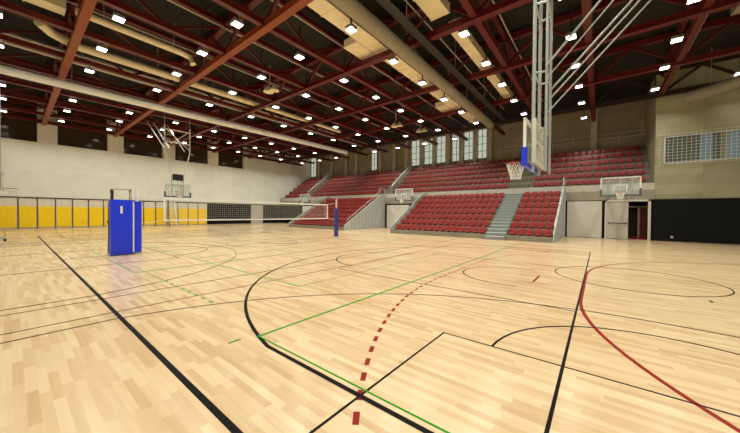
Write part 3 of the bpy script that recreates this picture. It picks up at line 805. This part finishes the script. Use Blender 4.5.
# referee stand with a tall padded front
t = thing('referee_stand', 'tall referee stand wrapped in a royal blue pad', 'stand', (-14.3, 2.55, 0))
MB().box((-14.42, 2.29, .02), (-14.08, 2.93, 2.1), .03).build('pad', 'blue', t, smooth=True)
MB().box((-14.50, 2.28, .05), (-14.41, 2.36, 2.0)).box((-14.9, 2.3, 1.2), (-14.42, 2.92, 1.28)).box((-15.3, 2.4, .0), (-14.42, 2.48, .08)).box((-15.3, 2.76, .0), (-14.42, 2.84, .08)).build('frame', 'dark', t)
MB().tube([(-14.15, 2.34, 2.05), (-14.15, 2.34, 2.48), (-14.15, 2.90, 2.50), (-14.15, 2.90, 2.05)], .02, 8).tube([(-14.4, 2.34, 2.05), (-14.4, 2.34, 2.48), (-14.15, 2.34, 2.48)], .026, 8).tube([(-14.4, 2.90, 2.05), (-14.4, 2.90, 2.5), (-14.15, 2.90, 2.5)], .026, 8).build('guard_rail', 'tan', t, smooth=True)
MB().tube([(-14.15, 2.34, 2.1), (-14.15, 2.34, 2.45)], .045, 8).build('rail_pad', 'dark', t)
MB().box((-14.075, 2.56, 1.58), (-14.068, 2.63, 1.86), .003).build('white_mark', 'white', t)
g = MB()
for k in range(5): g.tube([(-15.0 - .06 * (4 - k) , 2.4, .35 + .35 * k), (-15.0 - .06 * (4 - k), 2.84, .35 + .35 * k)], .018, 6)
g.tube([(-15.3, 2.4, .04), (-15.0, 2.4, 1.9)], .025, 6).tube([(-15.3, 2.84, .04), (-15.0, 2.84, 1.9)], .025, 6)
g.build('ladder', 'steel', t)
# net
ZT, ZBn, YN0, YN1 = 2.24, 1.26, 4.0, 13.3
t = thing('volleyball_net', 'white taped volleyball net strung between the two padded posts', 'net', (XN, (YN0 + YN1) / 2, ZT))
MB().box((XN - .012, YN0, ZT - .07), (XN + .012, YN1, ZT)).build('top_tape', 'white', t)
MB().box((XN - .012, YN0, ZBn), (XN + .012, YN1, ZBn + .055)).build('bottom_tape', 'white', t)
g = MB()
n = int((YN1 - YN0) / .1)
for i in range(n + 1):
    y = YN0 + (YN1 - YN0) * i / n; g.box((XN - .002, y - .0022, ZBn + .02), (XN + .002, y + .0022, ZT - .02))
for i in range(1, 10):
    z = ZBn + (ZT - ZBn) * i / 10; g.box((XN - .002, YN0, z - .0022), (XN + .002, YN1, z + .0022))
g.build('mesh', 'net_grey', t)
g = MB()
for y in (YN0 + .02, YN1 - .02): g.box((XN - .014, y - .03, ZBn), (XN + .014, y + .03, ZT))
g.build('side_band', 'white', t)
g = MB()
for ya, yb_ in ((YN0, PYa), (YN1, PYb)):
    MB().tube([(XN, ya, ZT - .03), (XN, yb_, ZT + .1)], .008, 5).build('cable', 'net', t); MB().tube([(XN, ya, ZBn + .03), (XN, yb_, ZBn - .1)], .008, 5).build('cable', 'net', t)
g.bm.free()
for k, y in enumerate((YN0 + .25, YN1 - .25)):
    MB().tube([(XN + .02, y, ZBn), (XN + .02, y, ZT + .8)], .006, 6).build('antenna', 'white', t)

# white ladder against the pale wall
t = thing('step_ladder', 'white ladder leaning at the yellow panels under the hanging hoop', 'ladder', (-38.9, 11.6, 0))
for y0, y1 in ((11.25, 11.30), (12.05, 11.9)):
    MB().bar((-38.3, y0, 0), (-38.9, y1, 3.1), .09, .07).build('rail', 'white' if y0 > 11.5 else 'dark', t)
for k in range(7):
    f = (k + .6) / 7.4; x = -38.3 - .6 * f; z = 3.1 * f
    MB().box((x - .06, 11.27, z - .02), (x + .06, 12.02 - .12 * f, z + .02)).build('rung', 'white', t)
MB().box((-39.4, 11.2, 3.02), (-38.7, 12.0, 3.1)).build('platform', 'white', t)
for y in (11.3, 11.9): MB().bar((-39.3, y, 3.04), (-39.7, y, 0), .07, .07).build('leg', 'white', t)

# trolley whose end shows at the border
t = thing('equipment_trolley', 'grey tubular trolley at the picture border in front of yellow panels', 'trolley', (-25.4, -.5, 0))
MB().tube([(-25.6, -.9, .14), (-25.6, -.2, .14), (-24.9, -.2, .14), (-24.9, -.9, .14)], .03, 8, closed=True).build('base_frame', 'steel', t, smooth=True)
MB().tube([(-25.6, -.24, .14), (-25.6, -.2, .75), (-24.9, -.2, .75), (-24.9, -.24, .14)], .022, 8).build('handle', 'steel', t, smooth=True)
for x in (-25.6, -24.9):
    for y in (-.88, -.22):
        MB().tube([(x - .02, y, .06), (x + .02, y, .06)], .06, 12).build('castor', 'dark', t, smooth=True)

# ------------------------------------------------------------------ world, camera, colour
w = bpy.data.worlds.new('sky_outside'); scn.world = w; w.use_nodes = True
w.node_tree.nodes['Background'].inputs[0].default_value = (.84, .86, .80, 1)
w.node_tree.nodes['Background'].inputs[1].default_value = 1.0

cam = bpy.data.cameras.new('camera'); co = bpy.data.objects.new('camera', cam); COL.objects.link(co); scn.camera = co
yaw, pit, rol, h, f = .6747, -.0119, .0088, 1.6764, 286.88
d = V((-math.sin(yaw) * math.cos(pit), math.cos(yaw) * math.cos(pit), math.sin(pit)))
r = V((math.cos(yaw), math.sin(yaw), 0)); u = r.cross(d)
r2 = r * math.cos(rol) + u * math.sin(rol); u2 = u * math.cos(rol) - r * math.sin(rol)
m4 = Matrix((r2, u2, -d)).transposed().to_4x4(); m4.translation = V((0, 0, h))
co.matrix_world = m4
cam.sensor_fit = 'HORIZONTAL'; cam.sensor_width = 36; cam.lens = f / 740 * 36; cam.clip_end = 200; cam.clip_start = .05
vs = scn.view_settings
vs.view_transform = 'Standard'; vs.look = 'None'; vs.gamma = 1; vs.use_curve_mapping = False; vs.exposure = 0.0
scn.cycles.use_denoising = True
scn.cycles.max_bounces = 8; scn.cycles.diffuse_bounces = 5; scn.cycles.transparent_max_bounces = 16
scn.cycles.sample_clamp_indirect = 6
